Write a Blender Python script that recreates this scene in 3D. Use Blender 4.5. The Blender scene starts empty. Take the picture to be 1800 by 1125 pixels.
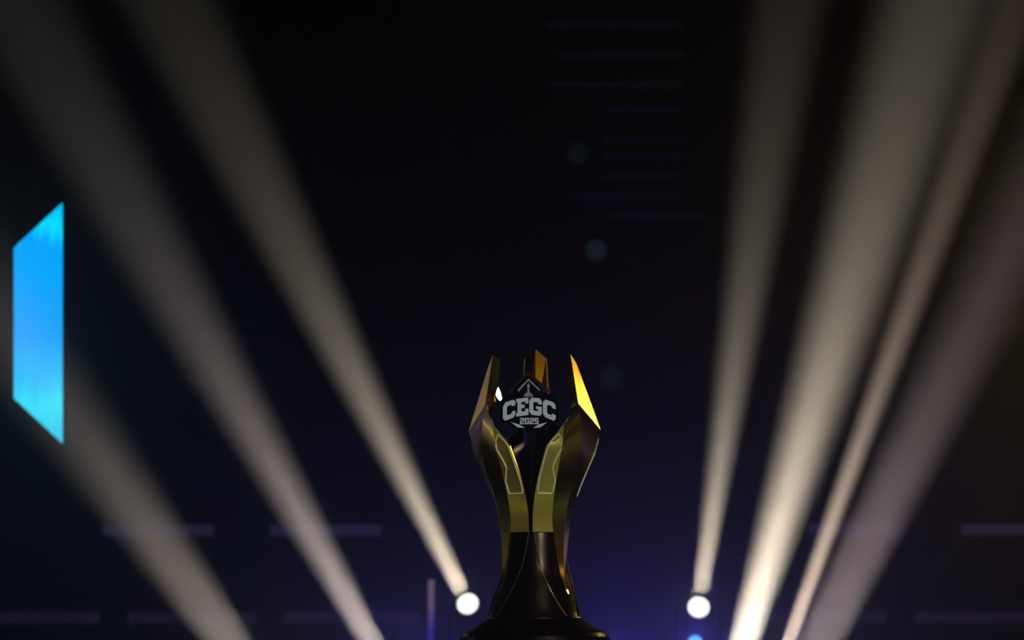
import bpy, bmesh, math
from mathutils import Vector, Matrix
from mathutils.geometry import tessellate_polygon

sc = bpy.context.scene
C = sc.collection
R = math.radians

# ------------------------------------------------------------------ camera
F = 4250.0                       # focal length in pixels of the 1800 px wide frame (85 mm on 36 mm)
CAM = Vector((0, 0, 1.3))
PITCH = math.atan(597.5 / F)
camd = bpy.data.cameras.new('camera'); cam = bpy.data.objects.new('camera', camd); C.objects.link(cam)
cam.location = CAM; cam.rotation_euler = (math.pi / 2 + PITCH, 0, 0)
camd.sensor_width = 36.0; camd.lens = 85.0; camd.clip_end = 200
camd.dof.use_dof = True; camd.dof.focus_distance = 4.27; camd.dof.aperture_fstop = 6.5
sc.camera = cam

def P(px, py, Y):
    """the world point at distance Y (metres into the hall) on the line of sight through a picture point"""
    u = (px - 900) / F; v = (562.5 - py) / F
    d = Vector((u, math.cos(PITCH) - v * math.sin(PITCH), math.sin(PITCH) + v * math.cos(PITCH)))
    return CAM + d * (Y / d.y)

# ------------------------------------------------------------------ air of the hall: black night hall full of thin stage haze
HAZE = 0.04
w = bpy.data.worlds.new('world'); sc.world = w; w.use_nodes = True
nt = w.node_tree; nt.nodes.clear()
wo = nt.nodes.new('ShaderNodeOutputWorld'); bg = nt.nodes.new('ShaderNodeBackground')
bg.inputs[0].default_value = (0, 0, 0, 1); bg.inputs[1].default_value = 0
vs = nt.nodes.new('ShaderNodeVolumeScatter')
vs.inputs['Color'].default_value = (0.95, 0.95, 1, 1); vs.inputs['Density'].default_value = HAZE
vs.inputs['Anisotropy'].default_value = 0.8
# the haze hangs low: it thins out with height above the stage
g = nt.nodes.new('ShaderNodeNewGeometry'); sz = nt.nodes.new('ShaderNodeSeparateXYZ'); nt.links.new(g.outputs['Position'], sz.inputs[0])
HH = 1.3
ex = nt.nodes.new('ShaderNodeMath'); ex.operation = 'MULTIPLY_ADD'; ex.inputs[1].default_value = -1 / HH; ex.inputs[2].default_value = 1.3 / HH
ep = nt.nodes.new('ShaderNodeMath'); ep.operation = 'EXPONENT'
ml = nt.nodes.new('ShaderNodeMath'); ml.operation = 'MULTIPLY_ADD'; ml.inputs[1].default_value = HAZE; ml.inputs[2].default_value = 0.0006
nt.links.new(sz.outputs['Z'], ex.inputs[0]); nt.links.new(ex.outputs[0], ep.inputs[0]); nt.links.new(ep.outputs[0], ml.inputs[0]); nt.links.new(ml.outputs[0], vs.inputs['Density'])
nt.links.new(bg.outputs[0], wo.inputs['Surface']); nt.links.new(vs.outputs[0], wo.inputs['Volume'])

sc.view_settings.view_transform = 'Standard'; sc.view_settings.look = 'None'
sc.view_settings.exposure = 0.0; sc.view_settings.gamma = 1.0; sc.view_settings.use_curve_mapping = False
sc.cycles.use_denoising = True; sc.cycles.volume_max_steps = 6
sc.cycles.max_bounces = 3; sc.cycles.diffuse_bounces = 1; sc.cycles.glossy_bounces = 3; sc.cycles.transmission_bounces = 0; sc.cycles.volume_bounces = 0; sc.cycles.transparent_max_bounces = 2

YT = 4.25                        # the trophy's distance
TX = P(940, 860, YT).x
def TZ(py): return P(940, py, YT).z

def light(name, kind, loc, target, energy, col, size=0.1, size_y=None, angle=None, blend=0.3):
    l = bpy.data.lights.new(name, kind); o = bpy.data.objects.new(name, l); C.objects.link(o)
    l.energy = energy; l.color = col
    o.location = loc
    o.rotation_euler = (Vector(target) - Vector(loc)).to_track_quat('-Z', 'Y').to_euler()
    if kind == 'AREA':
        l.size = size
        if size_y: l.shape = 'RECTANGLE'; l.size_y = size_y
    else:
        l.shadow_soft_size = size
    if kind == 'SPOT':
        l.spot_size = angle; l.spot_blend = blend
    return o

TROPHY_C = Vector((TX, YT, TZ(830)))
# unseen fills and spots added out of frame to light the trophy's facets
def facet_fill(name, off, L, col, w, h=None):
    """area lamp of w x h metres at an offset from the trophy's middle; L is its brightness"""
    h = h or w
    o = light(name, 'AREA', TROPHY_C + Vector(off), TROPHY_C, 1.0, col, w, h)
    a = R(28); o.data.spread = 2 * a          # narrow spread: the fill stays near the trophy, off the haze
    o.data.energy = L * math.pi * w * h * (math.tan(a) - a) / math.tan(a)
    return o
facet_fill('facet_fill_right', (1.20, -1.95, -0.80), 0.12, (0.80, 1.0, 0.55), 1.0, 0.8)
facet_fill('facet_fill_deck_right', (0.62, -0.86, -0.70), 0.27, (0.80, 1.0, 0.55), 0.8, 0.5)
facet_fill('facet_fill_deck_left', (-1.30, -0.72, -0.70), 0.21, (0.88, 1.0, 0.55), 0.9, 0.5)
facet_fill('facet_fill_left', (-1.95, -1.2, -0.6), 0.10, (0.90, 1.0, 0.55), 0.7, 0.7)
facet_fill('facet_fill_side', (2.1, -0.25, -0.75), 0.09, (0.85, 1.0, 0.5), 1.0, 0.7)
facet_fill('strip_fill_left', (-1.85, 0.85, -0.02), 1.5, (0.95, 1.0, 0.85), 0.16, 0.7)
facet_fill('amber_fill_right', (1.95, 2.19, 0.87), 25.0, (1.0, 0.66, 0.14), 0.28)
facet_fill('amber_fill_side', (2.0, -0.46, 0.36), 1.6, (1.0, 0.58, 0.08), 0.35)
facet_fill('tan_fill_back', (-2.2, 4.35, 1.1), 0.5, (1.0, 0.78, 0.45), 0.6)
facet_fill('violet_fill_right', (1.85, 1.72, 0.0), 3.0, (0.36, 0.25, 1.0), 0.12, 0.25)
light('violet_fill_spot', 'SPOT', (-2.6, 6.5, 1.6), TROPHY_C, 15, (0.22, 0.15, 1.0), 0.1, angle=R(9), blend=0.5)  # unseen violet spot added for the edge glints
light('front_fill_spot', 'SPOT', (1.4, 0.9, 2.3), TROPHY_C, 190, (0.95, 1.0, 1.0), 0.06, angle=R(13), blend=0.5)  # unseen front spot added to light the badge print

# ------------------------------------------------------------------ materials
def mat(name, col, rough=0.5, metal=0.0, emit=None, strength=0.0, noise=None, spec=0.5):
    m = bpy.data.materials.new(name); m.use_nodes = True
    t = m.node_tree; b = t.nodes['Principled BSDF']
    b.inputs['Base Color'].default_value = (*col, 1); b.inputs['Roughness'].default_value = rough
    b.inputs['Metallic'].default_value = metal; b.inputs['Specular IOR Level'].default_value = spec
    if noise:
        sc_, lo, hi = noise
        tc = t.nodes.new('ShaderNodeTexCoord'); n = t.nodes.new('ShaderNodeTexNoise')
        n.inputs['Scale'].default_value = sc_; n.inputs['Detail'].default_value = 4
        mr = t.nodes.new('ShaderNodeMapRange'); mr.inputs['To Min'].default_value = lo; mr.inputs['To Max'].default_value = hi
        t.links.new(tc.outputs['Object'], n.inputs['Vector']); t.links.new(n.outputs['Fac'], mr.inputs['Value'])
        t.links.new(mr.outputs['Result'], b.inputs['Roughness'])
    if emit:
        b.inputs['Emission Color'].default_value = (*emit, 1); b.inputs['Emission Strength'].default_value = strength
    return m

M = {}
M['gold'] = mat('polished_gold', (0.72, 0.52, 0.11), 0.2, 1.0, noise=(30, 0.2, 0.27))
M['gold_bright'] = mat('pale_reflection_line', (0.85, 0.78, 0.42), 0.5, 0.0, noise=(60, 0.45, 0.55))  # pale colour in place of bright reflection edges
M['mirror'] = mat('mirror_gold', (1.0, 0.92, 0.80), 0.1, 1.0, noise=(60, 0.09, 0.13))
M['bronze'] = mat('dark_bronze_and_shade', (0.026, 0.017, 0.011), 0.3, 1.0, noise=(20, 0.25, 0.35))  # darkened colour stands in for dark reflections on foot and petal insides
M['rib'] = mat('brown_bronze_rib', (0.16, 0.11, 0.04), 0.35, 1.0, noise=(20, 0.3, 0.4))
M['panel'] = mat('satin_gold_reflection', (0.80, 0.62, 0.15), 0.4, 1.0, noise=(70, 0.34, 0.46))
M['badge'] = mat('black_enamel', (0.003, 0.004, 0.005), 0.6, 0.0, noise=(40, 0.55, 0.7), spec=0.0)
M['print'] = mat('grey_print', (0.62, 0.66, 0.68), 0.6, 0.0, noise=(80, 0.55, 0.65))
M['print_dim'] = mat('dim_grey_print', (0.25, 0.25, 0.30), 0.6, 0.0, noise=(80, 0.55, 0.65))
M['black'] = mat('black_housing', (0.012, 0.012, 0.014), 0.55, 0.0, noise=(15, 0.5, 0.65), spec=0.3)
M['curtain'] = mat('black_curtain', (0.010, 0.010, 0.013), 0.95, 0.0, noise=(3, 0.9, 1.0), spec=0.05)
M['deck'] = mat('stage_deck_black', (0.012, 0.012, 0.014), 0.7, 0.0, noise=(4, 0.6, 0.8), spec=0.1)
M['plinth'] = mat('plinth_black', (0.015, 0.015, 0.018), 0.4, 0.0, noise=(6, 0.35, 0.5), spec=0.3)
M['lens'] = mat('lit_lens', (0.9, 0.9, 0.9), 0.2, emit=(1.0, 0.97, 0.9), strength=3.0)
M['lens_blue'] = mat('lit_blue_lens', (0.1, 0.2, 0.6), 0.2, emit=(0.12, 0.40, 1.0), strength=2.2)

# ------------------------------------------------------------------ mesh helpers
def obj(name, verts, faces, m, parent=None, smooth=None):
    me = bpy.data.meshes.new(name); me.from_pydata([tuple(v) for v in verts], [], faces); me.update()
    bm = bmesh.new(); bm.from_mesh(me); bmesh.ops.recalc_face_normals(bm, faces=bm.faces); bm.to_mesh(me); bm.free()
    if smooth is not None:
        for p in me.polygons: p.use_smooth = True
        me.set_sharp_from_angle(angle=R(smooth))
    me.materials.append(m)
    o = bpy.data.objects.new(name, me); C.objects.link(o)
    if parent: o.parent = parent
    return o
def empty(name, loc):
    o = bpy.data.objects.new(name, None); C.objects.link(o); o.location = loc; o.empty_display_size = 0.05; return o
def tag(o, label=None, cat=None, group=None, kind=None):
    if label: o['label'] = label
    if cat: o['category'] = cat
    if group: o['group'] = group
    if kind: o['kind'] = kind
    return o
def box_vf(x0, x1, y0, y1, z0, z1):
    v = [(x, y, z) for z in (z0, z1) for y in (y0, y1) for x in (x0, x1)]
    f = [(0, 2, 3, 1), (4, 5, 7, 6), (0, 1, 5, 4), (2, 6, 7, 3), (0, 4, 6, 2), (1, 3, 7, 5)]
    return v, f
def box(name, b, m, parent=None, bevel=0.0):
    v, f = box_vf(*b); o = obj(name, v, f, m, parent)
    if bevel:
        bm = bmesh.new(); bm.from_mesh(o.data)
        bmesh.ops.bevel(bm, geom=bm.edges[:], offset=bevel, segments=2, affect='EDGES'); bm.to_mesh(o.data); bm.free()
    return o
def lathe(name, prof, m, parent=None, n=48, smooth=35, mtx=None, cap=True):
    v, f = [], []
    for r, z in prof:
        for k in range(n):
            a = 2 * math.pi * k / n; v.append(Vector((r * math.cos(a), r * math.sin(a), z)))
    for i in range(len(prof) - 1):
        for k in range(n):
            k2 = (k + 1) % n; f.append((i * n + k, i * n + k2, (i + 1) * n + k2, (i + 1) * n + k))
    if cap:
        f.append(tuple(range(n))[::-1]); f.append(tuple((len(prof) - 1) * n + k for k in range(n)))
    if mtx: v = [mtx @ p for p in v]
    return obj(name, v, f, m, parent, smooth)
def tube(name, pts, r, m, parent=None, n=8, closed=False):
    pts = [Vector(p) for p in pts]; v, f = [], []; N = len(pts)
    for i, p in enumerate(pts):
        a = pts[i - 1] if (i or closed) else pts[0]; b = pts[(i + 1) % N] if (i < N - 1 or closed) else pts[-1]
        t = (b - a).normalized(); up = Vector((0, 0, 1)) if abs(t.z) < 0.95 else Vector((1, 0, 0))
        e1 = t.cross(up).normalized(); e2 = t.cross(e1)
        for k in range(n):
            an = 2 * math.pi * k / n; v.append(p + (e1 * math.cos(an) + e2 * math.sin(an)) * r)
    for i in range(N if closed else N - 1):
        j = (i + 1) % N
        for k in range(n):
            k2 = (k + 1) % n; f.append((i * n + k, i * n + k2, j * n + k2, j * n + k))
    if not closed:
        f.append(tuple(range(n))[::-1]); f.append(tuple((N - 1) * n + k for k in range(n)))
    return obj(name, v, f, m, parent, 40)
def prism(name, poly, to3, d, m, parent=None):
    """a flat outline given thickness: poly in 2-D, to3(x, y, depth) gives the 3-D point"""
    n = len(poly); v = [to3(x, y, 0) for x, y in poly] + [to3(x, y, d) for x, y in poly]; f = []
    for t in tessellate_polygon([[Vector((x, y, 0)) for x, y in poly]]):
        f.append(tuple(t)); f.append(tuple(i + n for i in t[::-1]))
    for i in range(n): f.append((i, (i + 1) % n, (i + 1) % n + n, i + n))
    return obj(name, v, f, m, parent)
def crv(tab, x):
    """smooth interpolation of a table of (x, value) rows"""
    if x <= tab[0][0]: return tab[0][1]
    if x >= tab[-1][0]: return tab[-1][1]
    for i in range(len(tab) - 1):
        if tab[i][0] <= x <= tab[i + 1][0]:
            x1, y1 = tab[i]; x2, y2 = tab[i + 1]
            x0, y0 = tab[i - 1] if i else (2 * x1 - x2, 2 * y1 - y2); x3, y3 = tab[i + 2] if i + 2 < len(tab) else (2 * x2 - x1, 2 * y2 - y1)
            h = x2 - x1; t = (x - x1) / h; m1 = (y2 - y0) / (x2 - x0) * h; m2 = (y3 - y1) / (x3 - x1) * h
            return (2*t**3 - 3*t**2 + 1)*y1 + (t**3 - 2*t**2 + t)*m1 + (-2*t**3 + 3*t**2)*y2 + (t**3 - t**2)*m2

# ------------------------------------------------------------------ the hall
def struct(name, b, m, label=None):
    o = box(name, b, m); return tag(o, label=label, kind='structure')
YB = 28.6
tag(struct('floor', (-16, 16, -7, YB + 0.2, -0.2, 0), M['deck']), 'black floor of the dark hall', 'floor')
tag(struct('ceiling', (-16, 16, -7, YB + 0.2, 13, 13.2), M['curtain']), 'black ceiling of the dark hall', 'ceiling')
tag(struct('wall_back', (-16, 16, YB, YB + 0.2, 0, 13), M['curtain']), 'black back wall behind the stage', 'wall')
tag(struct('wall_left', (-16.2, -16, -7, YB, 0, 13), M['curtain']), 'black left wall of the hall', 'wall')
tag(struct('wall_right', (16, 16.2, -7, YB, 0, 13), M['curtain']), 'black right wall of the hall', 'wall')
tag(struct('wall_front', (-16, 16, -7.2, -7, 0, 13), M['curtain']), 'black wall behind the camera', 'wall')
DECK, RISER = 0.75, 1.2
tag(struct('stage_deck', (-9, 9, 2.4, 14, 0, DECK), M['deck']), 'black stage deck under the plinth', 'stage')
tag(struct('stage_riser', (-9, 9, 14, 22, 0, RISER), M['deck']), 'black raised platform at the back of the stage', 'stage')

# ------------------------------------------------------------------ moving-head lamps and their beams
def moving_head(px, py, Y, w0, tx, ty, tY, tw, col, energy, deck, label, blend=0.55):
    p0 = P(px, py, Y); p1 = P(tx, ty, tY); d = (p1 - p0).normalized(); L = (p1 - p0).length
    r0 = w0 * Y / F / 2; r1 = tw * tY / F / 2
    half = math.atan(max(0.002, (r1 - r0) / L))
    s = 1.0
    piv = p0 - d * 0.2 * s
    root = empty('moving_head_lamp', (piv.x, piv.y, deck))
    tag(root, label, 'stage light', 'moving-head lamps along the stage')
    h = piv.z - deck
    box('base', (-0.17 * s, 0.17 * s, -0.15 * s, 0.15 * s, 0, 0.1), M['black'], root, 0.012)
    # yoke turns about the vertical so that its arms stand beside the head
    az = math.atan2(d.y, d.x) - math.pi / 2
    rz = Matrix.Rotation(az, 4, 'Z')
    v, f = [], []
    for b in ((-0.17*s, 0.17*s, -0.045*s, 0.045*s, 0.105, 0.135), (-0.17*s, -0.145*s, -0.045*s, 0.045*s, 0.135, h + 0.05), (0.145*s, 0.17*s, -0.045*s, 0.045*s, 0.135, h + 0.05)):
        bv, bf = box_vf(*b); n = len(v); v += [rz @ Vector(q) for q in bv]; f += [tuple(i + n for i in q) for q in bf]
    obj('yoke', v, f, M['black'], root)
    mt = Matrix.Translation((0, 0, h)) @ d.to_track_quat('Z', 'Y').to_matrix().to_4x4()
    S = Matrix.Scale(s, 4)
    head = lathe('head', [(0.03, -0.17), (0.10, -0.16), (0.12, -0.12), (0.125, 0.02), (0.10, 0.10), (0.09, 0.18), (0.088, 0.195), (0.076, 0.195)], M['black'], root, 32, 30, mt @ S, True)
    lathe('lens_ring', [(0.076, 0.185), (0.094, 0.185), (0.096, 0.2), (0.078, 0.206)], M['black'], head, 32, 40, mt @ S, False)
    cap = [(0.075 * math.cos(a), 0.197 + 0.02 * math.sin(a)) for a in [R(q) for q in (0, 18, 36, 54, 72, 86)]]
    lathe('lens', cap, M['lens'], head, 32, 40, mt @ S, True)
    # the lamp's own light: the beam leaves just in front of the lens
    q = p0 + d * 0.05 * s
    o = light('beam', 'SPOT', q, q + d, energy, col, r0 * 0.9, angle=2 * half, blend=blend)
    return root

WARM = (1.0, 0.86, 0.64)
LB = 10.0
moving_head(822, 1061, 17.7, 32, 297, 0, 10.0, 255, WARM, 2700 * LB, RISER, 'glaring moving-head lamp just left of the trophy foot')
moving_head(1228, 1067, 17.7, 32, 1387, 0, 10.0, 215, WARM, 2700 * LB, RISER, 'glaring moving-head lamp right of the trophy foot')
moving_head(684, 1184, 13.5, 45, 23, 0, 8.0, 300, (1.0, 0.84, 0.74), 1650 * LB, DECK, 'moving-head lamp below the frame sending the middle left beam')
moving_head(462, 1212, 12.0, 78, -112, 400, 7.5, 300, (1.0, 0.85, 0.70), 700 * LB, DECK, 'moving-head lamp below the frame sending the far left beam')
moving_head(1287, 1197, 13.5, 52, 1645, 0, 8.0, 320, WARM, 4700 * LB, DECK, 'moving-head lamp below the frame sending the second beam on the right')
moving_head(1375, 1160, 13.0, 26, 1790, 0, 8.5, 140, (1.0, 0.76, 0.58), 7500 * LB, DECK, 'small moving-head lamp below the frame sending the thin amber beam')
moving_head(1402, 1205, 12.0, 82, 1988, 0, 7.0, 310, (1.0, 0.78, 0.76), 1900 * LB, DECK, 'moving-head lamp below the frame sending the wide mauve beam')

# ------------------------------------------------------------------ blue floor lamps
def par_can(px, py, Y, deck, energy, label, aim=(0, -1, 0.3), ang=150):
    p = P(px, py, Y); d = Vector(aim).normalized(); h = p.z - deck
    root = empty('par_can_lamp', (p.x, p.y, deck)); tag(root, label, 'stage light', 'blue floor lamps')
    mt = Matrix.Translation((0, 0, h)) @ d.to_track_quat('Z', 'Y').to_matrix().to_4x4()
    lathe('can', [(0.02, -0.16), (0.05, -0.15), (0.055, -0.02), (0.05, 0.0), (0.042, 0.0)], M['black'], root, 24, 30, mt)
    lathe('lens', [(0.045 * math.cos(R(q)), 0.001 + 0.04 * math.sin(R(q))) for q in (0, 25, 50, 75, 88)], M['lens_blue'], root, 24, 40, mt)
    v, f = [], []
    for b in ((-0.075, 0.075, -0.02, 0.02, 0, 0.012), (-0.075, -0.065, -0.015, 0.015, 0.012, h), (0.065, 0.075, -0.015, 0.015, 0.012, h)):
        bv, bf = box_vf(*b); n = len(v); v += bv; f += [tuple(i + n for i in q) for q in bf]
    obj('bracket', v, f, M['black'], root)
    q = p + d * 0.06
    light('blue_wash', 'SPOT', q, q + d, energy, (0.13, 0.10, 1.0), 0.05, angle=R(ang), blend=1.0)
par_can(1222, 1130, 15.0, RISER, 6, 'small lit blue floor lamp under the right glaring lamp')
par_can(1090, 1175, 14.5, RISER, 12.5, 'blue floor lamp hidden behind the trophy base')
par_can(730, 1178, 15.0, RISER, 7, 'blue floor lamp left of the trophy below the frame')

# ------------------------------------------------------------------ LED screen on the left
def led_material():
    m = bpy.data.materials.new('led_screen_picture'); m.use_nodes = True; t = m.node_tree
    b = t.nodes['Principled BSDF']; b.inputs['Base Color'].default_value = (0.01, 0.01, 0.02, 1)
    tc = t.nodes.new('ShaderNodeTexCoord'); sp = t.nodes.new('ShaderNodeSeparateXYZ'); t.links.new(tc.outputs['Object'], sp.inputs[0])
    mr = t.nodes.new('ShaderNodeMapRange'); mr.inputs['From Min'].default_value = -0.6; mr.inputs['From Max'].default_value = 0.6
    t.links.new(sp.outputs['Z'], mr.inputs['Value'])
    n = t.nodes.new('ShaderNodeTexNoise'); n.inputs['Scale'].default_value = 2.0
    mp = t.nodes.new('ShaderNodeMapping'); mp.inputs['Scale'].default_value = (14, 1, 0.7)
    t.links.new(tc.outputs['Object'], mp.inputs[0]); t.links.new(mp.outputs[0], n.inputs['Vector'])
    ma = t.nodes.new('ShaderNodeMath'); ma.operation = 'MULTIPLY_ADD'; ma.inputs[1].default_value = 0.22
    t.links.new(n.outputs['Fac'], ma.inputs[0]); 
    sb = t.nodes.new('ShaderNodeMath'); sb.operation = 'SUBTRACT'; sb.inputs[1].default_value = 0.11
    t.links.new(mr.outputs[0], sb.inputs[0]); t.links.new(sb.outputs[0], ma.inputs[2])
    cr = t.nodes.new('ShaderNodeValToRGB'); e = cr.color_ramp.elements
    e[0].position = 0.0; e[0].color = (0.02, 0.60, 1.0, 1)
    e[1].position = 1.0; e[1].color = (0.0, 0.50, 1.0, 1)
    for p, c in ((0.16, (0.03, 0.78, 1.0, 1)), (0.26, (0.015, 0.55, 1.0, 1)), (0.45, (0.01, 0.37, 1.0, 1)), (0.72, (0.0, 0.38, 1.0, 1)), (0.84, (0.0, 0.36, 1.0, 1)), (0.92, (0.0, 0.74, 1.0, 1))):
        q = e.new(p); q.color = c
    t.links.new(ma.outputs[0], cr.inputs[0]); t.links.new(cr.outputs[0], b.inputs['Emission Color'])
    b.inputs['Emission Strength'].default_value = 1.25
    return m
YS = 12.0
scc = P(67.5, 568, YS); k = YS / F * 1.01
scr = empty('led_screen', scc); scr.rotation_euler = (PITCH, 0, 0); tag(scr, 'bright cyan-blue trapezoid LED screen hanging at far left', 'screen')
trap = [(-42.5 * k, -132 * k), (42.5 * k, -211 * k), (42.5 * k, 211 * k), (-42.5 * k, 132 * k)]
prism('display', trap, lambda x, y, d: Vector((x, -d, y)), 0.01, led_material(), scr)
big = [(x * 1.03, y * 1.006) for x, y in trap]
prism('housing', big, lambda x, y, d: Vector((x, 0.002 + d, y)), 0.09, M['black'], scr)
for x, y in ((-30 * k, 143 * k), (30 * k, 198 * k)):
    tube('suspension_cable', [(x, 0.05, y), Vector((x, 0.05, y)) + Matrix.Rotation(-PITCH, 3, 'X') @ Vector((0, 0, 12.98 - scc.z - y))], 0.003, M['black'], scr, 6)

# ------------------------------------------------------------------ dim lights on the back wall
def emis(name, col, s): return mat(name, (0.02, 0.02, 0.03), 0.6, emit=col, strength=s)
M['bar'] = emis('dim_violet_light', (0.40, 0.32, 1.0), 0.05)
M['bar2'] = emis('dimmer_violet_light', (0.40, 0.28, 0.9), 0.035)
BY = YB - 0.12
def light_bar(x0, x1, y, m, label):
    a = P(x0 + 4, y, BY); b = P(x1 - 4, y, BY); c = (a + b) / 2; hw = (b.x - a.x) / 2
    root = empty('light_bar', (c.x, BY, c.z)); tag(root, label, 'light bar', 'dim light bars on the back wall')
    box('housing', (-hw - 0.02, hw + 0.02, 0.0, 0.12, -0.075, 0.075), M['black'], root, 0.008)
    box('diffuser', (-hw, hw, -0.015, 0.0, -0.062, 0.062), m, root, 0.006)
    for s in (-1, 1): box('end_cap', (s * hw - 0.02, s * hw + 0.02, -0.02, 0.0, -0.07, 0.07), M['bar'], root, 0.005)
light_bar(180, 375, 932, M['bar'], 'dim violet light bar in upper row, crossed by the far left beam')
light_bar(475, 670, 932, M['bar'], 'dim violet light bar in upper row, crossed by the middle left beam')
light_bar(1420, 1590, 931, M['bar'], 'dim violet light bar in upper row, crossed by the mauve beam')
light_bar(1690, 1885, 931, M['bar'], 'dim violet light bar in upper row at the right picture edge')
light_bar(-50, 175, 1086, M['bar2'], 'dim violet light bar in lower row at the left picture edge')
light_bar(225, 450, 1086, M['bar2'], 'dim violet light bar in lower row, crossed by the far left beam')
light_bar(500, 735, 1086, M['bar2'], 'dim violet light bar in lower row, crossed by the middle left beam')
light_bar(1345, 1555, 1085, M['bar2'], 'dim violet light bar in lower row, crossed by the mauve beam')
light_bar(1609, 1840, 1085, M['bar2'], 'dim violet light bar in lower row at the right picture edge')

c = P(1080, 220, BY)
panel = empty('slatted_light_panel', (c.x, BY, c.z)); tag(panel, 'very faint blue slatted light panel high on the back wall above the trophy', 'light panel')
for x_ in (1085, 1190):
    q_ = (P(x_, 220, BY) - c).x
    box('rail', (q_ - 0.03, q_ + 0.03, 0.06, 0.115, -1.3, 1.4), M['black'], panel, 0.005)
teal = emis('faint_teal_light', (0.2, 0.35, 0.6), 0.007); viol = emis('faint_violet_light', (0.15, 0.10, 0.8), 0.007)
for x0, x1, y, m in ((960, 1200, 43, teal), (980, 1200, 96, teal), (970, 1200, 148, teal), (1060, 1200, 192, viol), (1060, 1200, 243, viol),
                     (1060, 1200, 275, viol), (1060, 1200, 310, viol), (1010, 1200, 345, viol), (1070, 1240, 378, viol)):
    a = P(x0, y, BY) - c; b = P(x1, y, BY) - c
    box('slat', (a.x, b.x, -0.01, 0.06, a.z - 0.035, a.z + 0.035), m, panel, 0.006)

def wall_lamp(px, py, s, label):
    p = P(px, py, BY); root = empty('wall_lamp', (p.x, BY, p.z)); tag(root, label, 'wall lamp', 'faint wall lamps')
    rx = Matrix.Rotation(R(90), 4, 'X')
    lathe('rim', [(0.165, -0.12), (0.165, 0.0), (0.155, 0.02), (0.13, 0.02)], M['black'], root, 24, 30, rx)
    lathe('globe', [(0.128 * math.cos(R(q)), 0.012 + 0.05 * math.sin(R(q))) for q in (0, 25, 50, 75, 88)], emis('faint_lamp_%d' % py, (0.25, 0.55, 0.75), s), root, 24, 40, rx)
wall_lamp(1048, 440, 0.02, 'faint teal wall lamp, brightest of three above the trophy')
wall_lamp(1015, 270, 0.008, 'faint teal wall lamp, topmost of three above the trophy')
wall_lamp(1075, 662, 0.01, 'very faint wall lamp just right of the trophy top')

# upright tube light left of the trophy
p = P(758, 1019, 16.0)
tl = empty('tube_light', (p.x, p.y, RISER)); tag(tl, 'upright pink and blue tube light left of the glaring lamp', 'tube light')
tm = bpy.data.materials.new('tube_glow'); tm.use_nodes = True; t = tm.node_tree; b = t.nodes['Principled BSDF']
tc = t.nodes.new('ShaderNodeTexCoord'); sp = t.nodes.new('ShaderNodeSeparateXYZ'); cr = t.nodes.new('ShaderNodeValToRGB')
mr = t.nodes.new('ShaderNodeMapRange'); mr.inputs['From Max'].default_value = p.z - RISER
t.links.new(tc.outputs['Object'], sp.inputs[0]); t.links.new(sp.outputs['Z'], mr.inputs['Value']); t.links.new(mr.outputs[0], cr.inputs[0]); t.links.new(cr.outputs[0], b.inputs['Emission Color'])
e = cr.color_ramp.elements; e[0].position = 0.45; e[0].color = (0.05, 0.05, 0.8, 1); e[1].position = 0.75; e[1].color = (0.42, 0.25, 0.45, 1)
b.inputs['Emission Strength'].default_value = 0.4
lathe('tube', [(0.02, 0.03), (0.02, p.z - RISER - 0.03)], tm, tl, 16)
lathe('foot', [(0.09, 0.0), (0.09, 0.012), (0.025, 0.03)], M['black'], tl, 24)
lathe('cap', [(0.022, p.z - RISER - 0.03), (0.022, p.z - RISER - 0.01), (0.012, p.z - RISER)], tm, tl, 16)

# ------------------------------------------------------------------ plinth
ZB = TZ(1176)
pl = empty('plinth', (TX, YT, DECK)); tag(pl, 'black square plinth under the gold trophy', 'plinth')
box('plinth_body', (-0.2, 0.2, -0.2, 0.2, 0, ZB - DECK - 0.03), M['plinth'], pl, 0.006)
box('plinth_top', (-0.22, 0.22, -0.22, 0.22, ZB - DECK - 0.03, ZB - DECK), M['plinth'], pl, 0.006)

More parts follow.
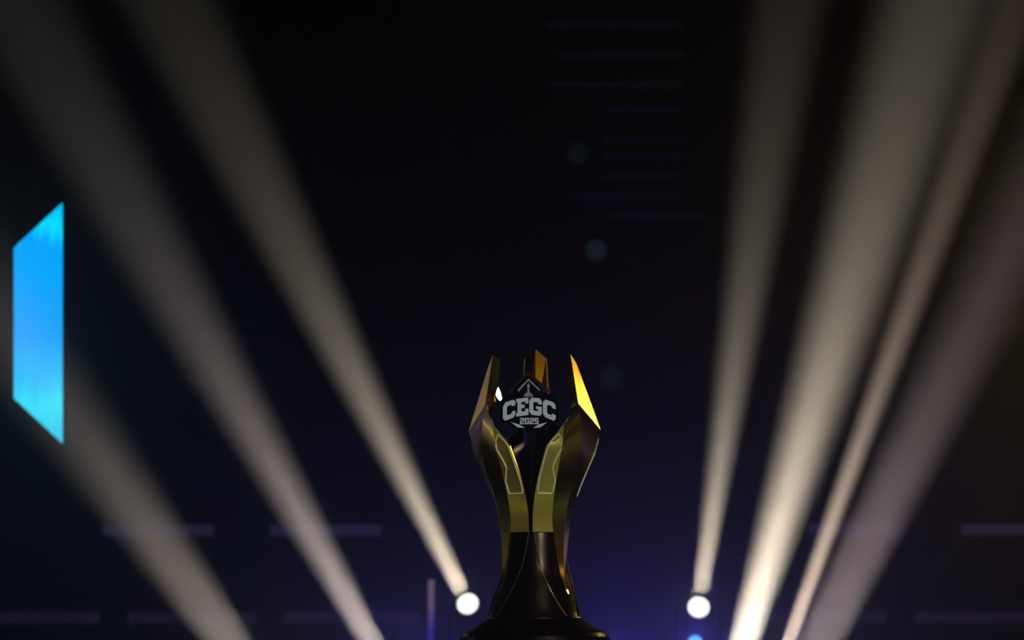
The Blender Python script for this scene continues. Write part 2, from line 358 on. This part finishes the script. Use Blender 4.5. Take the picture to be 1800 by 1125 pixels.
# ------------------------------------------------------------------ the trophy (1 picture pixel = about 1 mm here)
tr = empty('trophy', (TX, YT, ZB)); tag(tr, 'tall faceted gold trophy with three crown prongs and a black badge', 'trophy')
mm = YT / F
def H(y): return TZ(y) - ZB
ROT = R(-7)
def pol(r, a, y, phi=0.0):
    """r in mm, a in degrees off the petal's middle, y as picture height"""
    an = phi + R(a); return Vector((r * mm * math.cos(an), r * mm * math.sin(an), H(y)))
RAD = [(757, 117), (790, 108), (810, 100), (850, 83), (880, 72), (905, 66), (940, 61.5), (980, 60), (1005, 61), (1030, 67), (1045, 72)]
ANA = [(790, 42.5), (810, 45), (850, 50.5), (880, 54), (905, 56.5), (938, 57)]
ANB = [(757, 28), (905, 26), (923, 25), (959, 18), (1002, 9), (1045, 1)]
def shell(name, rows, th, m, parent, smooth=14, inside=None):
    """rows: list of rows of points with equal length; a closed sheet of thickness th (mm), thickened towards the trophy's axis"""
    n = len(rows[0]); nr = len(rows); out = [p for r in rows for p in r]; inn = []
    for p in out:
        q = Vector((p.x, p.y, 0)); l = q.length
        inn.append(Vector((p.x, p.y, p.z)) - q / l * min(th * mm, l * 0.5))
    v = out + inn; N = len(out); f = []
    for i in range(nr - 1):
        for j in range(n - 1):
            a, b, c_, d = i*n + j, i*n + j + 1, (i+1)*n + j + 1, (i+1)*n + j
            f.append((a, b, c_, d)); f.append((d + N, c_ + N, b + N, a + N))
    for i in range(nr - 1):
        for j in (0, n - 1): f.append((i*n + j, (i+1)*n + j, (i+1)*n + j + N, i*n + j + N))
    for j in range(n - 1):
        for i in (0, nr - 1): f.append((i*n + j, i*n + j + 1, i*n + j + 1 + N, i*n + j + N))
    o = obj(name, v, f, m, parent, smooth)
    if inside:
        o.data.materials.append(inside)
        for k_ in range(1, 2 * (nr - 1) * (n - 1), 2): o.data.polygons[k_].material_index = 1
    return o

def lerp(a, b, t): return a + (b - a) * t
def make_petal(phi, side=0, dtop=0.0, rim=110, rim_a=11, tip=78):
    NU = 22
    # facet sheets: columns -A -B C B A ; upper part with all five columns down to y=938, tail with three
    rows = []
    for i in range(NU + 1):
        s = i / NU
        yA = lerp(792, 938, s); yB = lerp(757, 938, s); yC = lerp(718, 938, s)
        rC = crv([(718, rim if side else 96), (757, 0.5 * (rim + 110) if side else 113), (810, 101)] + RAD[3:], yC)
        aC = -side * crv([(718, rim_a), (760, 0.72 * rim_a), (850, 1), (880, 0), (938, 0)], yC)
        row = [pol(crv(RAD, yA), -crv(ANA, yA), yA, phi), pol(crv(RAD, yB), -crv(ANB, yB), yB, phi), pol(rC + 2, aC, yC, phi),
               pol(crv(RAD, yB), crv(ANB, yB), yB, phi), pol(crv(RAD, yA), crv(ANA, yA), yA, phi)]
        rows.append(row)
    pet = shell('petal', rows, 5, M['gold'], tr, 14, M['bronze'])  # petal insides coloured near-black in place of their shade
    tail = []
    for i in range(15):
        y = lerp(938, 1045, i / 14); r = crv(RAD, y)
        tail.append([pol(r, -crv(ANB, y), y, phi), pol(r + 2, 0, y, phi), pol(r, crv(ANB, y), y, phi)])
    shell('petal_tail', tail, 5, M['gold'], pet)
    # prong: a solid wedge rising from the rim
    y = 628 - dtop
    if side:
        o_ = side        # +1: the outer face lies on the anticlockwise side
        lo = [pol(rim + 2, -rim_a * o_, 718, phi), pol(117, 28 * o_, 757, phi), pol(100, 26 * o_, 760, phi), pol(rim - 20, -(rim_a - 2) * o_, 724, phi)]
        hi = [pol(tip, 0, y, phi), pol(tip + 2, 13.5 * o_, y + 15, phi), pol(74, 12 * o_, y + 15, phi), pol(64, 2 * o_, y + 6, phi)]
    else:
        k6 = 5
        lo = [pol(98, k6, 740, phi), pol(98, 17 + k6, 745, phi), pol(80, 15 + k6, 752, phi), pol(52, k6, 735, phi), pol(80, -15 + k6, 752, phi), pol(98, -17 + k6, 745, phi)]
        hi = [pol(84, k6, y, phi), pol(84, 14 + k6, y + 15, phi), pol(78, 14 + k6, y + 15, phi), pol(60, k6, y, phi), pol(78, -14 + k6, y + 15, phi), pol(84, -14 + k6, y + 15, phi)]
    n = len(lo)
    obj('prong', lo + hi, [(i, (i + 1) % n, (i + 1) % n + n, i + n) for i in range(n)] + [tuple(range(n)), tuple(range(n, 2 * n))], M['gold'], pet)
    # wavy reflections shaped as raised outlined panels in paler gold beside the gaps
    prof = [(772, .50, .50), (783, .16, .92), (797, .10, .97), (815, .08, .74), (828, .10, .66), (850, .08, .92), (868, .10, .90), (872, .12, .84)]
    for sgn in (-1, 1):
        def on(y, u, off):
            yy = max(y, 757.0)
            yA = max(yy, 792); s = (yA - 792) / (938 - 792)
            a = pol(crv(RAD, yA), sgn * crv(ANA, yA), yA, phi); b = pol(crv(RAD, yy), sgn * crv(ANB, yy), yy, phi)
            if yy < 792: a = a.lerp(b, (792 - yy) / 35.0 * 0.8); a.z = H(yy)
            a.z = b.z = H(yy)
            p = a.lerp(b, u); q = Vector((p.x, p.y, 0)).normalized()
            return p + q * off * mm
        loop = [(prof[0][0], .5)] + [(y, rr) for y, l, rr in prof[1:]] + [(y, l) for y, l, rr in prof[:0:-1]]
        dense = []
        for i in range(len(loop)):
            a, b = loop[i], loop[(i + 1) % len(loop)]
            n = max(1, int(abs(a[0] - b[0]) / 6))
            for q in range(n): dense.append((lerp(a[0], b[0], q / n), lerp(a[1], b[1], q / n)))
        def at(tab, y): return crv([(a_, b_) for a_, b_ in tab], y)
        L_ = [(y_, l_) for y_, l_, r_ in prof]; R_ = [(y_, r_) for y_, l_, r_ in prof]
        rows_ = []
        for i in range(20):
            y_ = lerp(773, 871.5, i / 19); l_, r_ = at(L_, y_), at(R_, y_)
            rows_.append([on(y_, lerp(l_, r_, q / 3), 0.5) for q in range(4)])
        shell('panel', rows_, 1.5, M['panel'], pet, 20)
        tube('reflection_outline', [on(y, u, 0.8) for y, u in dense], 1.5 * mm, M['gold_bright'], pet, 8, closed=True)
    return pet
make_petal(R(-30) + ROT, 1); make_petal(R(-150) + ROT, -1, 0.0, 105, 13, 80); make_petal(R(90) + ROT, 0, 22)

# added mirror facet beside the left prong, tilted to make a white glint
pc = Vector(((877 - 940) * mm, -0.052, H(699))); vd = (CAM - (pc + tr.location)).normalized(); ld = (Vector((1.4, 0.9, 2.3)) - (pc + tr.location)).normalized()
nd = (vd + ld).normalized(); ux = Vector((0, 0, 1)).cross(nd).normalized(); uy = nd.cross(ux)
prism('glint_facet', [(-5, -1), (-3, 8), (-1, 12), (2, 6), (6, -9), (5, -13), (-2, -7)], lambda x, y, d: pc + ux * x * mm + uy * y * mm - nd * (4 - d) * mm, 4, M['mirror'], tr)
# bell-shaped foot the petals hold
FOOT = [(880, 44), (905, 50), (940, 55), (960, 56), (985, 57), (1005, 59), (1030, 66), (1060, 74), (1080, 80), (1087, 84)]
ys = [880 + i * 6.9 for i in range(31)]
lathe('foot', [(10 * mm, H(878))] + [(crv(FOOT, y) * mm, H(y)) for y in ys] + [(84 * mm, H(1089)), (80 * mm, H(1090))], M['bronze'], tr, 60, 30)
for k3 in range(3):
    for s in (-1, 1):
        pts = []
        for i in range(15):
            y = lerp(935, 1084, i / 14); q = i / 14
            an = ROT + R(-90 + 120 * k3 + s * (5 + 42 * q ** 1.5)); r = (crv(FOOT, y) + 0.6) * mm
            pts.append((r * math.cos(an), r * math.sin(an), H(y)))
        tube('arch_rib', pts, 1.3 * mm, M['rib'], tr, 8)
# stepped base
lathe('base', [(78 * mm, H(1088)), (86 * mm, H(1091)), (100 * mm, H(1100)), (103 * mm, H(1103)), (114 * mm, H(1107)), (124 * mm, H(1113)), (128 * mm, H(1120)), (128 * mm, H(1168)), (132 * mm, H(1170)), (132 * mm, H(1176))], M['bronze'], tr, 64, 25)
rib0 = None
for i in range(40):
    a = 2 * math.pi * i / 40
    if rib0 is None: o = rib0 = box('base_rib', (-4 * mm, 4 * mm, -3 * mm, 3 * mm, H(1166), H(1119)), M['bronze'], tr, 1.2 * mm)
    else: o = rib0.copy(); C.objects.link(o)
    o.parent = tr; o.location = (128 * mm * math.cos(a), 128 * mm * math.sin(a), 0); o.rotation_euler = (0, 0, a + math.pi / 2)

# stem and badge
lathe('stem', [(8 * mm, H(895)), (4 * mm, H(850)), (5 * mm, H(805)), (8 * mm, H(798)), (12 * mm, H(760)), (13 * mm, H(742))], M['bronze'], tr, 6, 20, Matrix.Translation((-9 * mm, -34 * mm, 0)))
YE = -46.0
EF = (YT + YE * mm) / YT
def E3(x, y, d): return Vector(((x - 940) * mm * EF - (1 - EF) * TX, (YE - d) * mm, CAM.z + (TZ(y) - CAM.z) * EF - ZB))
em = prism('badge', [(929, 660), (952, 682), (954, 690), (970, 695), (981, 706), (982, 738), (968, 744), (958, 752), (945, 757), (915, 757), (902, 752), (892, 744), (879, 742), (878, 706), (889, 696), (905, 690), (906, 682)],
           lambda x, y, d: E3(x, y, d), 7, M['badge'], tr)
prism('badge_border', [(929, 652), (958, 679), (965, 686), (960, 702), (899, 702), (895, 688), (901, 680)], lambda x, y, d: E3(x, y, d - 5), 5, M['bronze'], em)
GC = [(1, .66), (1, .86), (.84, 1), (.2, 1), (0, .82), (0, .18), (.2, 0), (.84, 0), (1, .14), (1, .36), (.70, .36), (.70, .25), (.38, .25), (.32, .32), (.32, .68), (.38, .75), (.70, .75), (.70, .66)]
GG = [(1, .66), (1, .86), (.84, 1), (.2, 1), (0, .82), (0, .18), (.2, 0), (.84, 0), (1, .14), (1, .53), (.54, .53), (.54, .36), (.70, .36), (.70, .25), (.38, .25), (.32, .32), (.32, .68), (.38, .75), (.70, .75), (.70, .66)]
GE = [(0, 0), (1, 0), (1, .36), (.74, .36), (.74, .23), (.42, .23), (.42, .41), (.68, .41), (.68, .61), (.42, .61), (.42, .77), (.74, .77), (.74, .66), (1, .66), (1, 1), (0, 1), (0, .8), (.1, .8), (.1, .2), (0, .2)]
def arch(x, t):
    dx = x - 931; return lerp(730 + .0058 * dx * dx, 699.5 + .0048 * dx * dx, t)
for g, x0, x1 in ((GC, 884, 906), (GE, 907.5, 929), (GG, 930.5, 952.5), (GC, 954.5, 977)):
    prism('letter', [(x0 + u * (x1 - x0), arch(x0 + u * (x1 - x0), t)) for u, t in g], lambda x, y, d: E3(x, y, 7 + d), 1.2, M['print'], em)
G2 = [(0, 1), (1, 1), (1, .40), (.34, .40), (.34, .22), (1, .22), (1, 0), (0, 0), (0, .62), (.66, .62), (.66, .78), (0, .78)]
G5 = [(0, 1), (1, 1), (1, .78), (.34, .78), (.34, .62), (1, .62), (1, 0), (0, 0), (0, .22), (.66, .22), (.66, .40), (0, .40)]
G0 = [(0, 0), (1, 0), (1, 1), (0, 1), (0, .02), (.34, .22), (.34, .78), (.66, .78), (.66, .22), (.34, .22), (0, .02)]
G0 = [(0, 1), (0, 0), (1, 0), (1, 1), (.51, 1), (.51, .78), (.66, .78), (.66, .22), (.34, .22), (.34, .78), (.49, .78), (.49, 1)]
for i, g in enumerate((G2, G0, G2, G5)):
    x0 = 914 + i * 8.5
    prism('digit', [(x0 + u * 7.4, lerp(746.5, 735.5, t)) for u, t in g], lambda x, y, d: E3(x, y, 7 + d), 1.0, M['print'], em)
prism('swoosh', [(898, 743), (912, 746.5), (923, 753), (910, 752)], lambda x, y, d: E3(x, y, 7 + d), 1.0, M['print'], em)
prism('swoosh', [(962, 743), (948, 746.5), (937, 753), (950, 752)], lambda x, y, d: E3(x, y, 7 + d), 1.0, M['print'], em)
prism('chevron', [(910, 686), (929, 666), (949, 685), (949, 689), (929, 670), (911, 690)], lambda x, y, d: E3(x, y, 7 + d), 1.0, M['print_dim'], em)
prism('spear_mark', [(929, 673), (932, 680), (930.6, 682), (931, 690), (937, 695), (937, 698), (921, 698), (921, 695), (927, 690), (927.4, 682), (926, 680)], lambda x, y, d: E3(x, y, 7 + d), 1.0, M['print_dim'], em)
